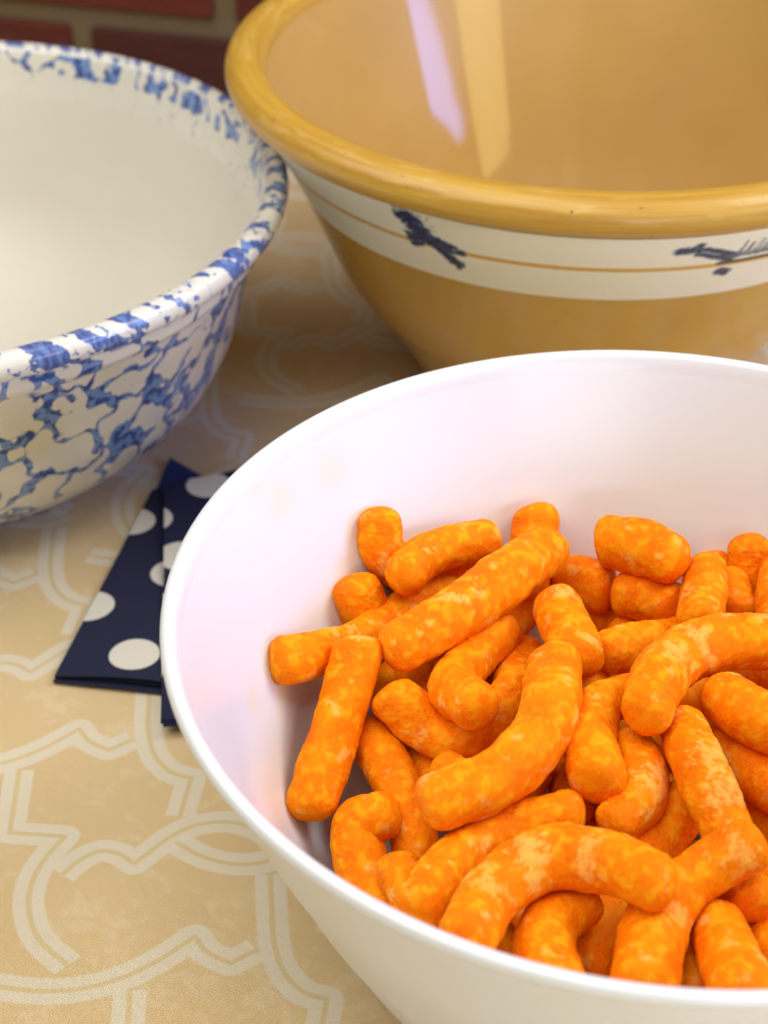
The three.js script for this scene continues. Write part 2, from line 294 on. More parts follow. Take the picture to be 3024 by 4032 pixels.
// ---------- paper napkins ----------
{
  const paper = (navy, dots) => {      // uv in mm/256 from (-150, -750)
    const cv = document.createElement('canvas'); cv.width = cv.height = 1024; const ctx = cv.getContext('2d');
    ctx.fillStyle = navy; ctx.fillRect(0, 0, 1024, 1024);
    const r3 = mulberry(31);
    for (let i = 0; i < 9000; i++) { ctx.fillStyle = `rgba(${r3() < 0.5 ? '60,66,110' : '0,0,20'},${0.12 * r3()})`; ctx.fillRect(1024 * r3(), 1024 * r3(), 1 + 5 * r3(), 1); }
    ctx.fillStyle = 'rgb(216,211,196)';
    for (const [x, z] of dots) { ctx.beginPath(); ctx.ellipse((x + 150) * 4, (z + 750) * 4, 43, 42, 0, 0, 7); ctx.fill(); }
    const t = new THREE.CanvasTexture(cv); t.colorSpace = THREE.SRGBColorSpace; t.flipY = false; t.magFilter = THREE.LinearFilter;
    return new THREE.MeshStandardMaterial({ map: t, roughness: 0.9, bumpScale: 0.0002, bumpMap: heights(128, 128, (u, v) => 0.5 + 0.5 * fbm(u * 40, v * 40, 3, 2)) });
  };
  // one ply: a quad (mm, corners far-left, far-right, near-right, near-left) of some thickness that lies on y(u, v)
  function ply(c, y, thick, n = 28) {
    const P = [], U = [], I = [], at = (u, v) => [0, 1].map((k) => lerp(lerp(c[0][k], c[1][k], u), lerp(c[3][k], c[2][k], u), v));
    for (const s of [1, 0]) for (let j = 0; j <= n; j++) for (let i = 0; i <= n; i++) {
      const u = i / n, v = j / n, [x, z] = at(u, v);
      P.push(x / 1000, (y(u, v) + s * thick) / 1000, z / 1000); U.push((x + 150) / 256, (z + 750) / 256);
    }
    const N = (n + 1) * (n + 1), id = (i, j, s) => s * N + j * (n + 1) + i;
    for (let j = 0; j < n; j++) for (let i = 0; i < n; i++) {
      I.push(id(i, j, 0), id(i, j + 1, 0), id(i + 1, j, 0), id(i + 1, j, 0), id(i, j + 1, 0), id(i + 1, j + 1, 0));
      I.push(id(i, j, 1), id(i + 1, j, 1), id(i, j + 1, 1), id(i + 1, j, 1), id(i + 1, j + 1, 1), id(i, j + 1, 1));
    }
    const side = (a, b, q, r) => { const k = P.length / 3; for (const p of [a, b, q, r]) { P.push(P[p * 3], P[p * 3 + 1], P[p * 3 + 2]); U.push(U[p * 2], U[p * 2 + 1]); } I.push(k, k + 1, k + 2, k + 1, k + 3, k + 2); };
    for (let k = 0; k < n; k++) { side(id(k, n, 0), id(k, n, 1), id(k + 1, n, 0), id(k + 1, n, 1)); side(id(k + 1, 0, 0), id(k + 1, 0, 1), id(k, 0, 0), id(k, 0, 1)); side(id(0, k, 0), id(0, k, 1), id(0, k + 1, 0), id(0, k + 1, 1)); side(id(n, k + 1, 0), id(n, k + 1, 1), id(n, k, 0), id(n, k, 1)); }
    const g = new THREE.BufferGeometry(); g.setAttribute('position', new THREE.Float32BufferAttribute(P, 3)); g.setAttribute('uv', new THREE.Float32BufferAttribute(U, 2)); g.setIndex(I); g.computeVertexNormals();
    return g;
  }
  const dotsA = [[-104, -582], [-127.5, -617], [-116.5, -680], [-93, -640], [-70, -600], [-139, -655]], dotsB = [[-83, -705], [-91, -649], [-108, -677], [-102.5, -614], [-70, -590], [-98.5, -574]];
  const navyA = paper('rgb(21,25,56)', dotsA), navyB = paper('rgb(21,24,58)', dotsB), plain = new THREE.MeshStandardMaterial({ color: new THREE.Color().setRGB(0.014, 0.03, 0.14), roughness: 0.85 });
  const a = thing('paper_napkin', 'folded navy paper napkin with white dots, left one, its open folds facing the viewer', 'napkin');
  const bow = (u, v) => 2.6 * Math.sin(Math.PI * Math.min(1, u * 1.6)) * v * v;
  mesh('turned_corner', ply([[-105, -737], [-62, -697], [-70, -668], [-110, -699]], (u, v) => 0.3 + 0.5 * u, 0.5), plain, a);
  mesh('bottom_ply', ply([[-108, -702], [-28, -706], [-24, -551], [-136.6, -569]], (u, v) => 0.2 + 1.1 * (1 - v) + 0.25 * bow(u, v), 0.5), navyA, a);
  mesh('middle_ply', ply([[-109, -704], [-28, -708], [-23, -553], [-135, -571.5]], (u, v) => 1.0 + 0.9 * (1 - v) + 0.7 * bow(u, v), 0.5), navyA, a);
  mesh('top_ply', ply([[-110, -706], [-28, -712], [-22, -555], [-136, -570.5]], (u, v) => 1.9 + 0.6 * (1 - v) + 1.15 * bow(u, v) - 0.35 * Math.exp(-(((v - 0.36) / 0.012) ** 2)), 0.6), navyA, a);
  const c = thing('paper_napkin', 'folded navy paper napkin with white dots tucked half under the white bowl', 'napkin');
  mesh('bottom_ply', ply([[-102, -704], [-42, -726], [-14, -545], [-87.5, -537.5]], (u, v) => 4.4 + 0.2 * u, 0.5), navyB, c);
  mesh('middle_ply', ply([[-103, -705], [-42, -727], [-14, -546], [-88.5, -538.6]], (u, v) => 5.1 + 0.2 * u, 0.5), navyB, c);
  mesh('top_ply', ply([[-104, -706], [-42, -728], [-14, -547], [-88, -539.6]], (u, v) => 5.8 + 0.25 * Math.sin(9 * v) * (1 - u), 0.6), navyB, c);
}

// ---------- cheese puffs ----------
const puffSkin = new THREE.MeshPhysicalMaterial({ vertexColors: true, roughness: 0.66, specularIntensity: 0.16 });
let puffSeed = 0;
// axis points [x, y, z, radius] in mm; the blunt ends reach about one radius past the first and last point
function puff(label, pts, group, worn0 = [], rings = 150, around = 88) {
  const seed = 13.7 * ++puffSeed, R = mulberry(puffSeed * 101);
  const mid = pts[Math.floor(pts.length / 2)], org = new THREE.Vector3(mid[0], mid[1] - mid[3], mid[2]);
  const v = pts.map((p) => new THREE.Vector3(p[0], p[1], p[2]).sub(org));
  const curve = new THREE.CatmullRomCurve3(v, false, 'centripetal'), len = curve.getLength();
  const fr = 220, C = curve.getSpacedPoints(fr), T = C.map((_, i) => C[Math.min(fr, i + 1)].clone().sub(C[Math.max(0, i - 1)]).normalize());
  const N = [new THREE.Vector3(0, 1, 0).cross(T[0]).normalize()]; if (N[0].length() < 0.5) N[0].set(1, 0, 0);
  for (let i = 1; i <= fr; i++) N.push(N[i - 1].clone().addScaledVector(T[i], -N[i - 1].dot(T[i])).normalize());
  const rAt = (t) => { const x = clamp01(t) * (pts.length - 1), i = Math.min(pts.length - 2, Math.floor(x)); return lerp(pts[i][3], pts[i + 1][3], smooth(0, 1, x - i)); };
  const r0 = pts[0][3], r1 = pts[pts.length - 1][3], cap0 = 0.92 * r0, cap1 = 0.92 * r1, L = len + cap0 + cap1;
  const blunt0 = 2.5 + 1.6 * R(), blunt1 = 2.5 + 1.6 * R(), tilt0 = (R() - 0.5) * 0.7, tilt1 = (R() - 0.5) * 0.7, waist = 0.05 + 0.05 * R(), wph = R() * 6;
  const pos = [], col = [], idx = [], q = new THREE.Vector3(), bn = new THREE.Vector3(), e = new THREE.Vector3();
  const deep = [0.88, 0.175, 0.001], orange = [0.94, 0.262, 0.0015], gold = [0.95, 0.375, 0.006], straw = [0.93, 0.46, 0.09], bald = [0.93, 0.455, 0.10], dark = [0.6, 0.12, 0.003];
  const paleness = R();
  for (let j = 0; j <= rings; j++) {
    // rings crowd towards the ends
    const w = j / rings, s0 = 0.5 - 0.5 * Math.cos(Math.PI * w), s = lerp(w, s0, 0.8) * L - cap0, t = clamp01(s / len);
    const f = t * fr, i0 = Math.min(fr - 1, Math.floor(f)), c = C[i0].clone().lerp(C[i0 + 1], f - i0), tn = T[Math.round(f)], nn = N[Math.round(f)];
    bn.crossVectors(tn, nn);
    let cap = 1, ex = 0;
    if (s < 0) { ex = s; cap = Math.pow(Math.max(0, 1 - Math.pow(-s / cap0, blunt0)), 1 / 2.1); }
    else if (s > len) { ex = s - len; cap = Math.pow(Math.max(0, 1 - Math.pow((s - len) / cap1, blunt1)), 1 / 2.1); }
    const rr = rAt(t) * cap;
    for (let i = 0; i < around; i++) {
      const a = i / around * Math.PI * 2, ca = Math.cos(a), sa = Math.sin(a);
      e.copy(nn).multiplyScalar(ca).addScaledVector(bn, sa);
      q.copy(c).addScaledVector(tn, ex + (s < 0 ? -tilt0 : s > len ? tilt1 : 0) * rr * ca * (Math.abs(ex) / r0)).addScaledVector(e, rr);
      const X = q.x + seed, Y = q.y, Z = q.z;
      const lump = fbm(X / 13, Y / 13, Z / 13, 2), mid2 = fbm(X / 4.2, Y / 4.2, Z / 4.2, 2), fine = perlin.noise(X / 1.15, Y / 1.15, Z / 1.15), grit = perlin.noise(X / 0.75, Y / 0.75, Z / 0.75);
      const bulge = waist * Math.sin(s / 7.5 + wph);
      const pit = -0.28 * smooth(0.45, 0.75, fbm(X / 2.6 + 40, Y / 2.6, Z / 2.6, 1));
      const d = (rAt(t) * (0.075 * lump + 0.5 * waist * 0.6 * bulge) + 0.28 * mid2 + 0.18 * fine + 0.15 * grit + pit) * (0.35 + 0.65 * cap);
      q.addScaledVector(e, d * (0.3 + 0.7 * cap)).addScaledVector(tn, Math.sign(ex) * d * (1 - cap) * 0.8);
      pos.push(q.x / 1000, q.y / 1000, q.z / 1000);
      let k = mixc(deep, orange, clamp01(0.62 + 0.8 * lump + 0.35 * mid2));
      k = mixc(k, gold, smooth(0.0, 0.55, mid2 + 0.25 * lump) * 0.75);
      const worn = fbm(X / 8 + 9, Y / 8 + 4, Z / 8, 2);
      k = mixc(k, straw, smooth(0.46 - 0.16 * paleness, 0.8, worn + 0.3 * fine + 0.2 * mid2) * 0.75);
      for (const [wt, wr, up] of worn0) { const dd = Math.abs(s - wt * len) / wr, face = e.y * 0.75 + e.z * 0.66 + e.x * up; k = mixc(k, bald, 0.6 * smooth(0.1, 1.1, 0.75 - dd * dd + 1.3 * mid2 + 0.8 * fine + 0.4 * grit - 1.6 * (0.75 - face))); }
      k = mixc(k, dark, smooth(0.52, 0.75, fbm(X / 1.7 + 70, Y / 1.7, Z / 1.7, 1)) * 0.55);
      const speck = smooth(0.25, 0.6, perlin.noise(X / 0.9 + 33, Y / 0.9, Z / 0.9)); k = mixc(k, gold, 0.4 * speck);
      const g = 1 + 0.2 * grit + 0.08 * fine;
      col.push(Math.min(0.95, k[0] * g), k[1] * g, k[2] * g);
    }
  }
  for (let j = 0; j < rings; j++) for (let i = 0; i < around; i++) { const a = j * around + i, b = j * around + (i + 1) % around, c = a + around, d = b + around; idx.push(a, b, c, b, d, c); }
  const g = new THREE.BufferGeometry(); g.setAttribute('position', new THREE.Float32BufferAttribute(pos, 3)); g.setAttribute('color', new THREE.Float32BufferAttribute(col, 3)); g.setIndex(idx); g.computeVertexNormals();
  const o = mesh(numbered('cheese_puff'), g, puffSkin, scene);
  o.position.copy(org).multiplyScalar(0.001);
  tag(o, label, 'cheese puff', group);
}
puff("bent puff with pale bare neck at far left of the pile, against the white wall", [[-1.6,98.0,-544.4,8.3],[-1.2,91.9,-541.9,8.3],[2.8,84.1,-540.9,8.4],[9.0,77.1,-543.3,8.5]], 'cheese puffs in the white bowl', [[0.5, 7, 0.5]]);
puff("short thick orange puff end pointing left, second puff in from the back left corner", [[8.7,89.8,-527.2,8.2],[14.3,88.3,-538.6,8.3],[24.0,86.4,-547.7,8.1],[36.4,84.4,-554.9,8.0]], 'cheese puffs in the white bowl');
puff("dull stub standing alone at the left against the bowl wall, below the bare-necked orange puff", [[-9.0,79.6,-525.7,9.4],[-6.6,72.1,-524.3,9.4],[-3.8,64.0,-522.8,9.1]], 'cheese puffs in the white bowl');
puff("long thin-waisted orange puff whose bright blunt end sticks out farthest left", [[-32.4,83.7,-485.1,8.9],[-22.6,80.0,-493.2,7.6],[-12.9,76.7,-502.4,6.6],[-2.0,73.8,-515.6,7.1],[9.5,71.2,-530.5,7.6],[21.4,69.2,-543.7,7.4]], 'cheese puffs in the white bowl', [[0.33, 5, 0]]);
puff("longest straight orange puff lying diagonally on top at the back left", [[7.5,86.3,-490.3,9.3],[22.0,88.9,-500.8,9.8],[38.8,89.0,-518.8,10.4],[58.5,85.5,-545.7,9.6]], 'cheese puffs in the white bowl');
puff("straight puff leaning upright along the left side of the pile, nearest the bare white wall", [[-9.7,83.2,-486.0,8.9],[-13.2,73.9,-474.3,8.9],[-19.2,63.0,-457.9,9.0],[-23.3,56.5,-445.0,8.6]], 'cheese puffs in the white bowl');
puff("upright stub rising behind the top end of the longest diagonal orange puff", [[58.4,82.2,-568.7,9.1],[57.3,75.4,-560.7,9.1],[55.3,68.9,-551.6,8.8]], 'cheese puffs in the white bowl');
puff("hooked orange puff curled like a comma with its round end facing the viewer", [[41.2,73.1,-512.1,8.2],[30.4,74.8,-495.3,9.1],[24.7,79.5,-473.8,8.8],[30.1,85.1,-460.7,8.7]], 'cheese puffs in the white bowl');
puff("U-shaped orange puff cradling the hooked puff from below", [[6.3,72.4,-474.5,8.9],[16.6,66.1,-468.9,8.9],[27.7,65.5,-464.2,8.5],[37.7,69.3,-469.1,8.2],[45.3,78.2,-474.8,7.8]], 'cheese puffs in the white bowl');
puff("big boomerang orange puff lying on top in the middle of the pile", [[58.1,90.7,-471.7,9.4],[53.7,91.4,-444.6,10.1],[44.4,90.1,-428.3,9.6],[32.1,88.3,-417.8,9.8],[19.9,86.2,-413.8,9.5]], 'cheese puffs in the white bowl');
puff("dark slender orange puff slipping down behind the upright left puff", [[-4.3,58.0,-471.6,8.3],[3.5,55.4,-456.9,8.5],[9.3,51.0,-443.5,8.3],[11.3,44.6,-431.3,8.0]], 'cheese puffs in the white bowl');
puff("arched orange puff at the lower left rim, bending down into the bowl", [[-2.1,57.1,-435.0,8.3],[-8.0,53.9,-435.0,8.7],[-7.6,49.2,-424.6,9.3],[-3.8,46.6,-413.7,9.4],[0.1,45.2,-401.0,9.1]], 'cheese puffs in the white bowl');
puff("long dark orange puff running up rightward just behind the big arched front puff", [[13.2,73.5,-383.0,8.3],[22.2,72.5,-398.5,8.8],[38.3,73.3,-411.9,8.6],[57.6,76.8,-415.2,8.3]], 'cheese puffs in the white bowl');
puff("large arched orange puff with pale worn patches, foremost in the pile", [[26.1,86.5,-359.5,8.8],[33.6,86.2,-375.2,9.3],[49.8,87.8,-386.9,10.1],[67.3,91.4,-382.3,9.7],[78.6,95.2,-371.7,8.6]], 'cheese puffs in the white bowl', [[0.42, 9, 0], [0.75, 5, 0.2], [0.16, 6, 0]]);
puff("shiny bean-shaped orange puff with a white worn spot right of the pile centre", [[83.3,77.2,-447.4,7.6],[85.4,78.4,-433.4,8.5],[82.7,78.0,-422.1,8.4],[76.4,76.9,-415.2,7.7]], 'cheese puffs in the white bowl', [[0.62, 8, 0.5]]);
puff("crooked orange puff with a wrinkled waist standing right of the big boomerang puff", [[84.4,82.3,-469.1,7.1],[74.1,83.3,-461.9,8.4],[68.8,84.0,-445.0,8.5],[68.7,84.9,-428.0,9.4]], 'cheese puffs in the white bowl');
puff("big pale-flecked arch at the right whose blunt end points down left", [[87.0,95.9,-447.0,8.8],[93.3,93.8,-465.0,9.6],[103.8,91.9,-479.0,10.0],[118.0,90.1,-487.8,10.1],[139.7,88.2,-490.3,10.1]], 'cheese puffs in the white bowl', [[0.3, 7, 0], [0.5, 6, 0]]);
puff("level orange puff tucked beneath the big pale-flecked arch at the right", [[81.9,78.6,-496.4,8.1],[93.6,76.4,-503.2,8.5],[105.7,72.4,-510.8,7.9],[115.7,68.1,-518.9,7.3]], 'cheese puffs in the white bowl');
puff("stubby upright orange puff with a white fleck on its round top, back centre", [[63.7,81.8,-514.9,9.3],[65.7,83.4,-501.7,9.5],[67.7,85.3,-487.2,9.3]], 'cheese puffs in the white bowl', [[0.0, 5, 0.2]]);
puff("fat egg-shaped orange puff topmost at the back right", [[88.8,86.2,-551.5,10.5],[96.7,88.0,-547.0,11.0],[103.9,90.1,-538.4,9.9]], 'cheese puffs in the white bowl');
puff("oval orange puff pinned directly under the fat egg-shaped puff", [[94.3,70.6,-539.2,9.3],[99.6,71.6,-536.8,10.1],[104.8,72.4,-532.1,9.3]], 'cheese puffs in the white bowl');
puff("dull rounded orange puff half hidden left of the two stacked egg-shaped puffs", [[72.8,65.8,-554.0,9.9],[76.6,66.5,-553.2,10.3],[80.2,67.2,-550.5,10.2]], 'cheese puffs in the white bowl');
puff("stub with an angular chipped top right of the stacked egg-shaped orange puffs", [[120.8,80.4,-540.0,7.8],[117.1,82.8,-522.8,8.5],[113.8,85.0,-507.8,8.5]], 'cheese puffs in the white bowl');
puff("pale dull orange puff peeping out behind the chipped stub", [[131.3,70.5,-543.0,8.3],[131.7,68.9,-535.6,8.8]], 'cheese puffs in the white bowl');
puff("tiny dark orange puff end glimpsed just behind the chipped stub's top", [[127.7,69.0,-560.5,6.8],[130.1,64.2,-558.4,6.8]], 'cheese puffs in the white bowl');
puff("dark upright orange puff at the back right against the white wall", [[140.2,77.4,-557.4,8.4],[141.3,68.4,-553.1,8.8],[141.8,57.9,-546.3,8.8]], 'cheese puffs in the white bowl');
puff("upright orange puff cut off by the right picture edge at the back", [[150.3,76.9,-542.0,9.0],[147.3,76.3,-528.6,9.3],[146.1,75.7,-517.1,9.2]], 'cheese puffs in the white bowl');
puff("round-ended orange puff lying under the big right-hand arch", [[117.3,84.5,-464.0,9.5],[122.8,86.4,-454.9,10.1],[133.7,86.2,-446.5,9.7]], 'cheese puffs in the white bowl');
puff("thick slanting orange puff with a pale streak down its side, right of centre", [[100.1,84.6,-447.9,7.9],[101.5,87.6,-430.3,8.8],[104.3,87.6,-415.4,8.8],[107.1,84.6,-404.9,8.2]], 'cheese puffs in the white bowl', [[0.55, 10, 0.6], [0.85, 7, 0.6]]);
puff("forked-looking bent orange puff with a rough pale broken end, front right", [[108.5,91.4,-387.8,8.6],[100.4,86.6,-386.0,8.3],[89.9,81.9,-379.6,9.2],[81.8,79.2,-368.6,10.1],[76.3,79.0,-349.1,10.4]], 'cheese puffs in the white bowl', [[0, 6, 0.4], [0.62, 6, 0.2]]);
puff("smooth upright orange puff in the front right corner near the rim", [[101.6,72.7,-372.7,9.0],[101.9,77.6,-358.1,9.4],[102.3,83.2,-342.4,9.5]], 'cheese puffs in the white bowl');
puff("bright orange hump of a orange puff inside the curve of the foremost arch", [[59.5,73.2,-380.4,7.4],[51.1,73.9,-373.7,8.9],[48.4,74.1,-363.6,9.4],[50.3,74.8,-352.2,9.2]], 'cheese puffs in the white bowl');
puff("dark red orange puff deep between the foremost arch and the forked-looking puff", [[70.5,58.9,-389.2,7.9],[65.0,57.7,-376.1,7.8]], 'cheese puffs in the white bowl');
puff("shaded orange puff squeezed in right of the forked-looking puff's leg", [[91.9,60.1,-376.1,7.5],[93.6,62.2,-359.1,7.7]], 'cheese puffs in the white bowl');
puff("stub crossing under the rough broken end at the front right", [[109.7,74.8,-392.1,7.9],[112.4,75.1,-384.2,7.8]], 'cheese puffs in the white bowl');
puff("dull orange puff at the right picture edge low in the pile", [[121.9,62.4,-391.1,8.3],[120.2,64.8,-370.4,8.5]], 'cheese puffs in the white bowl');
puff("thick shaded orange puff slanting out of the picture below the round-ended puff", [[119.8,67.6,-456.4,9.6],[130.0,69.8,-439.1,9.8]], 'cheese puffs in the white bowl');
puff("deep red orange puff at the right edge beneath the thick shaded one", [[127.0,50.9,-449.0,9.4],[134.6,52.7,-435.1,9.3]], 'cheese puffs in the white bowl');
puff("dark orange puff between the bean-shaped puff and the pale-streaked one", [[99.5,71.8,-427.4,8.2],[92.6,65.7,-420.8,8.5],[84.7,65.1,-410.1,8.4]], 'cheese puffs in the white bowl');
puff("small dark orange puff end in the gap left of the wrinkled crooked puff", [[61.8,63.5,-445.1,6.6],[63.3,67.2,-431.8,6.9]], 'cheese puffs in the white bowl');
puff("shadowed orange puff tip just under the lower right side of the big boomerang puff", [[50.5,69.7,-444.5,6.9],[45.1,67.5,-434.7,6.9]], 'cheese puffs in the white bowl');
puff("small rough tip between the hooked orange puff and the big boomerang puff", [[51.6,62.2,-513.1,7.6],[47.3,66.5,-494.5,7.7]], 'cheese puffs in the white bowl');
puff("dark red orange puff deep below the oval pinned puff", [[83.2,49.2,-549.5,9.2],[90.3,51.7,-550.7,9.2]], 'cheese puffs in the white bowl');
puff("little dark hump showing above the level tucked-in orange puff", [[91.6,57.0,-532.3,7.0],[98.4,55.2,-537.4,7.1]], 'cheese puffs in the white bowl');
puff("dark orange puff in the slot under the right end of the back left stub pair", [[18.9,67.8,-549.2,8.2],[33.1,71.3,-554.7,8.2]], 'cheese puffs in the white bowl');
puff("dark orange puff beneath the upper end of the longest diagonal puff", [[49.7,51.6,-549.0,8.7],[59.1,56.1,-558.0,8.8]], 'cheese puffs in the white bowl');
puff("dark orange puff wedged between the longest diagonal puff and the U-shaped puff", [[3.8,56.8,-503.4,8.6],[13.3,55.8,-511.9,8.7]], 'cheese puffs in the white bowl');
puff("shaded orange puff rising behind the hooked puff's left side", [[16.3,67.2,-501.2,7.8],[20.4,61.5,-490.0,7.7]], 'cheese puffs in the white bowl');
puff("deep red orange puff in the gap left of the big boomerang puff's lower end", [[16.1,50.1,-467.3,8.3],[19.1,48.2,-456.5,8.2]], 'cheese puffs in the white bowl');
puff("slight orange puff tip peering over the big boomerang puff's lower end", [[22.6,69.8,-444.9,5.9],[28.3,70.2,-438.3,6.2]], 'cheese puffs in the white bowl');
puff("dark orange puff low in the gap right of the arched lower left puff", [[6.4,61.8,-404.6,7.3],[11.0,59.3,-393.1,7.2]], 'cheese puffs in the white bowl');
puff("shaded orange puff between the stubby upright puff and the wrinkled crooked puff", [[73.9,66.2,-502.8,7.8],[73.5,67.4,-486.1,7.7]], 'cheese puffs in the white bowl');
puff("dark sliver of a orange puff under the right-hand arch at the picture edge", [[134.3,65.8,-498.1,7.2],[143.8,65.3,-496.7,7.2]], 'cheese puffs in the white bowl');
// puffs deeper down, seen only in the gaps
const buried = (pts) => puff('orange cheese puff buried deep in the heap, only partly seen through the gaps', pts, 'buried cheese puffs', [], 56, 26);
buried([[114.3,39.4,-375.7,7.3],[112.3,39.0,-361.5,7.3],[113.0,38.6,-347.2,7.3]]);
buried([[14.8,57.8,-373.2,8.0],[21.5,59.0,-361.8,8.0],[29.2,60.2,-351.1,8.0]]);
buried([[77.8,14.5,-532.9,8.0],[65.5,13.0,-520.6,8.0],[53.9,11.5,-507.7,8.0]]);
buried([[35.7,15.5,-439.3,7.5],[53.3,13.0,-432.5,7.5],[71.4,10.5,-426.9,7.5]]);
buried([[64.0,12.0,-402.9,7.2],[53.5,11.0,-395.5,7.2],[50.0,10.0,-383.3,7.2]]);
buried([[53.7,21.9,-410.4,7.6],[40.0,21.0,-396.2,7.6],[23.2,20.1,-386.0,7.6]]);
buried([[131.2,17.9,-529.6,8.0],[116.6,17.0,-522.9,8.0],[101.7,16.1,-517.0,8.0]]);
buried([[70.9,27.0,-467.4,7.8],[66.2,27.0,-450.2,7.8],[60.0,27.0,-433.4,7.8]]);
buried([[76.8,29.7,-535.9,7.4],[79.8,31.0,-517.7,7.4],[71.1,32.3,-501.6,7.4]]);
buried([[141.9,12.1,-519.8,7.3],[138.7,11.0,-504.9,7.3],[146.9,9.9,-492.0,7.3]]);
buried([[50.7,44.3,-447.6,7.7],[57.8,43.0,-434.3,7.7],[54.9,41.7,-419.6,7.7]]);
buried([[85.7,43.6,-523.6,7.3],[100.7,43.0,-519.5,7.3],[109.7,42.4,-506.9,7.3]]);
buried([[133.8,35.6,-538.8,7.3],[131.2,35.0,-519.1,7.3],[120.5,34.4,-502.4,7.3]]);
buried([[113.3,55.4,-512.8,7.3],[110.0,57.0,-496.8,7.3],[100.9,58.6,-483.2,7.3]]);
buried([[66.6,11.6,-481.0,8.2],[51.7,11.0,-479.5,8.2],[37.1,10.4,-476.1,8.2]]);
buried([[25.3,43.9,-363.0,8.2],[37.9,43.0,-364.5,8.2],[50.3,42.1,-361.5,8.2]]);
buried([[69.7,40.9,-524.6,7.3],[51.3,39.0,-517.9,7.3],[32.7,37.1,-511.6,7.3]]);
buried([[82.6,16.9,-380.9,7.3],[88.9,19.0,-366.6,7.3],[98.0,21.1,-353.9,7.3]]);
buried([[141.5,11.1,-449.2,8.1],[128.5,11.0,-447.9,8.1],[115.5,10.9,-445.9,8.1]]);
buried([[29.9,30.6,-442.4,8.0],[32.5,31.0,-427.1,8.0],[23.5,31.4,-414.6,8.0]]);
buried([[117.8,30.7,-471.1,8.2],[128.8,29.0,-454.7,8.2],[146.0,27.3,-444.8,8.2]]);
buried([[97.5,34.8,-358.9,7.4],[85.4,35.0,-358.3,7.4],[73.4,35.2,-355.9,7.4]]);
buried([[108.2,25.1,-445.7,7.9],[108.4,27.0,-431.8,7.9],[106.6,28.9,-418.0,7.9]]);
buried([[152.1,59.2,-356.4,8.1],[138.2,59.0,-349.9,8.1],[125.6,58.8,-341.2,8.1]]);
buried([[90.9,14.4,-492.9,7.8],[102.8,13.0,-483.6,7.8],[104.2,11.6,-468.6,7.8]]);
buried([[149.2,40.4,-399.3,8.2],[145.0,39.0,-383.2,8.2],[152.5,37.6,-368.4,8.2]]);
buried([[155.8,10.4,-413.3,7.2],[142.0,11.0,-404.5,7.2],[127.9,11.6,-396.5,7.2]]);
buried([[41.8,37.3,-410.7,8.0],[40.8,37.0,-396.5,8.0],[35.0,36.7,-383.6,8.0]]);
buried([[98.3,35.2,-486.3,7.2],[98.5,35.0,-468.9,7.2],[98.8,34.8,-451.5,7.2]]);
buried([[89.5,41.2,-418.1,7.8],[106.8,43.0,-409.5,7.8],[117.1,44.8,-393.2,7.8]]);
buried([[-4.5,38.6,-493.9,7.2],[8.5,39.0,-493.4,7.2],[21.3,39.4,-490.8,7.2]]);
buried([[60.3,20.7,-386.5,7.8],[69.0,19.0,-376.6,7.8],[67.6,17.3,-363.4,7.8]]);
buried([[50.0,56.7,-417.4,7.8],[45.4,55.0,-404.4,7.8],[50.9,53.3,-391.7,7.8]]);
buried([[135.7,24.0,-499.4,7.4],[148.4,25.0,-493.7,7.4],[161.9,26.0,-490.0,7.4]]);
buried([[18.6,19.6,-448.1,7.9],[16.8,19.0,-433.2,7.9],[9.1,18.4,-420.3,7.9]]);
buried([[109.7,11.6,-432.1,7.6],[99.4,13.0,-423.4,7.6],[88.0,14.4,-416.2,7.6]]);
buried([[124.5,50.6,-524.9,7.8],[136.9,51.0,-511.6,7.8],[149.0,51.4,-498.0,7.8]]);
buried([[60.2,49.0,-504.0,7.7],[46.0,47.0,-502.2,7.7],[31.8,45.0,-499.9,7.7]]);
buried([[107.7,45.7,-482.6,7.2],[124.2,45.0,-477.3,7.2],[140.6,44.3,-471.7,7.2]]);
buried([[17.7,19.4,-494.7,7.3],[33.0,19.0,-489.9,7.3],[48.8,18.6,-491.9,7.3]]);
buried([[102.7,50.1,-448.9,8.0],[85.2,51.0,-445.2,8.0],[73.5,51.9,-431.6,8.0]]);
buried([[112.1,10.7,-401.9,7.6],[107.0,11.0,-388.9,7.6],[97.0,11.3,-379.2,7.6]]);
buried([[62.6,35.7,-386.1,7.4],[79.2,35.0,-389.0,7.4],[94.5,34.3,-381.9,7.4]]);
buried([[40.2,11.2,-417.6,8.2],[31.2,13.0,-405.5,8.2],[16.5,14.8,-401.8,8.2]]);
buried([[134.3,26.8,-419.2,7.7],[142.9,25.0,-404.2,7.7],[157.1,23.2,-394.4,7.7]]);
buried([[40.4,10.3,-460.2,7.2],[54.2,11.0,-457.2,7.2],[67.9,11.7,-453.2,7.2]]);
buried([[159.3,53.5,-388.9,7.5],[151.5,53.0,-374.1,7.5],[136.0,52.5,-367.7,7.5]]);
buried([[135.4,70.7,-390.5,8.0],[144.1,71.0,-379.8,8.0],[149.3,71.3,-367.0,8.0]]);
buried([[139.8,58.3,-470.2,7.3],[148.3,59.0,-456.3,7.3],[148.0,59.7,-440.1,7.3]]);
buried([[45.2,26.6,-477.5,7.6],[28.2,29.0,-474.4,7.6],[14.7,31.4,-463.5,7.6]]);
buried([[96.9,25.9,-396.6,7.7],[107.6,25.0,-383.9,7.7],[112.7,24.1,-368.2,7.7]]);
buried([[30.0,44.8,-480.5,8.0],[46.1,47.0,-480.9,8.0],[62.2,49.2,-479.6,8.0]]);
buried([[83.0,54.0,-351.3,7.2],[69.5,53.0,-346.9,7.2],[56.0,52.0,-351.0,7.2]]);
buried([[82.6,11.2,-472.1,7.6],[81.3,11.0,-459.6,7.6],[85.0,10.8,-447.6,7.6]]);
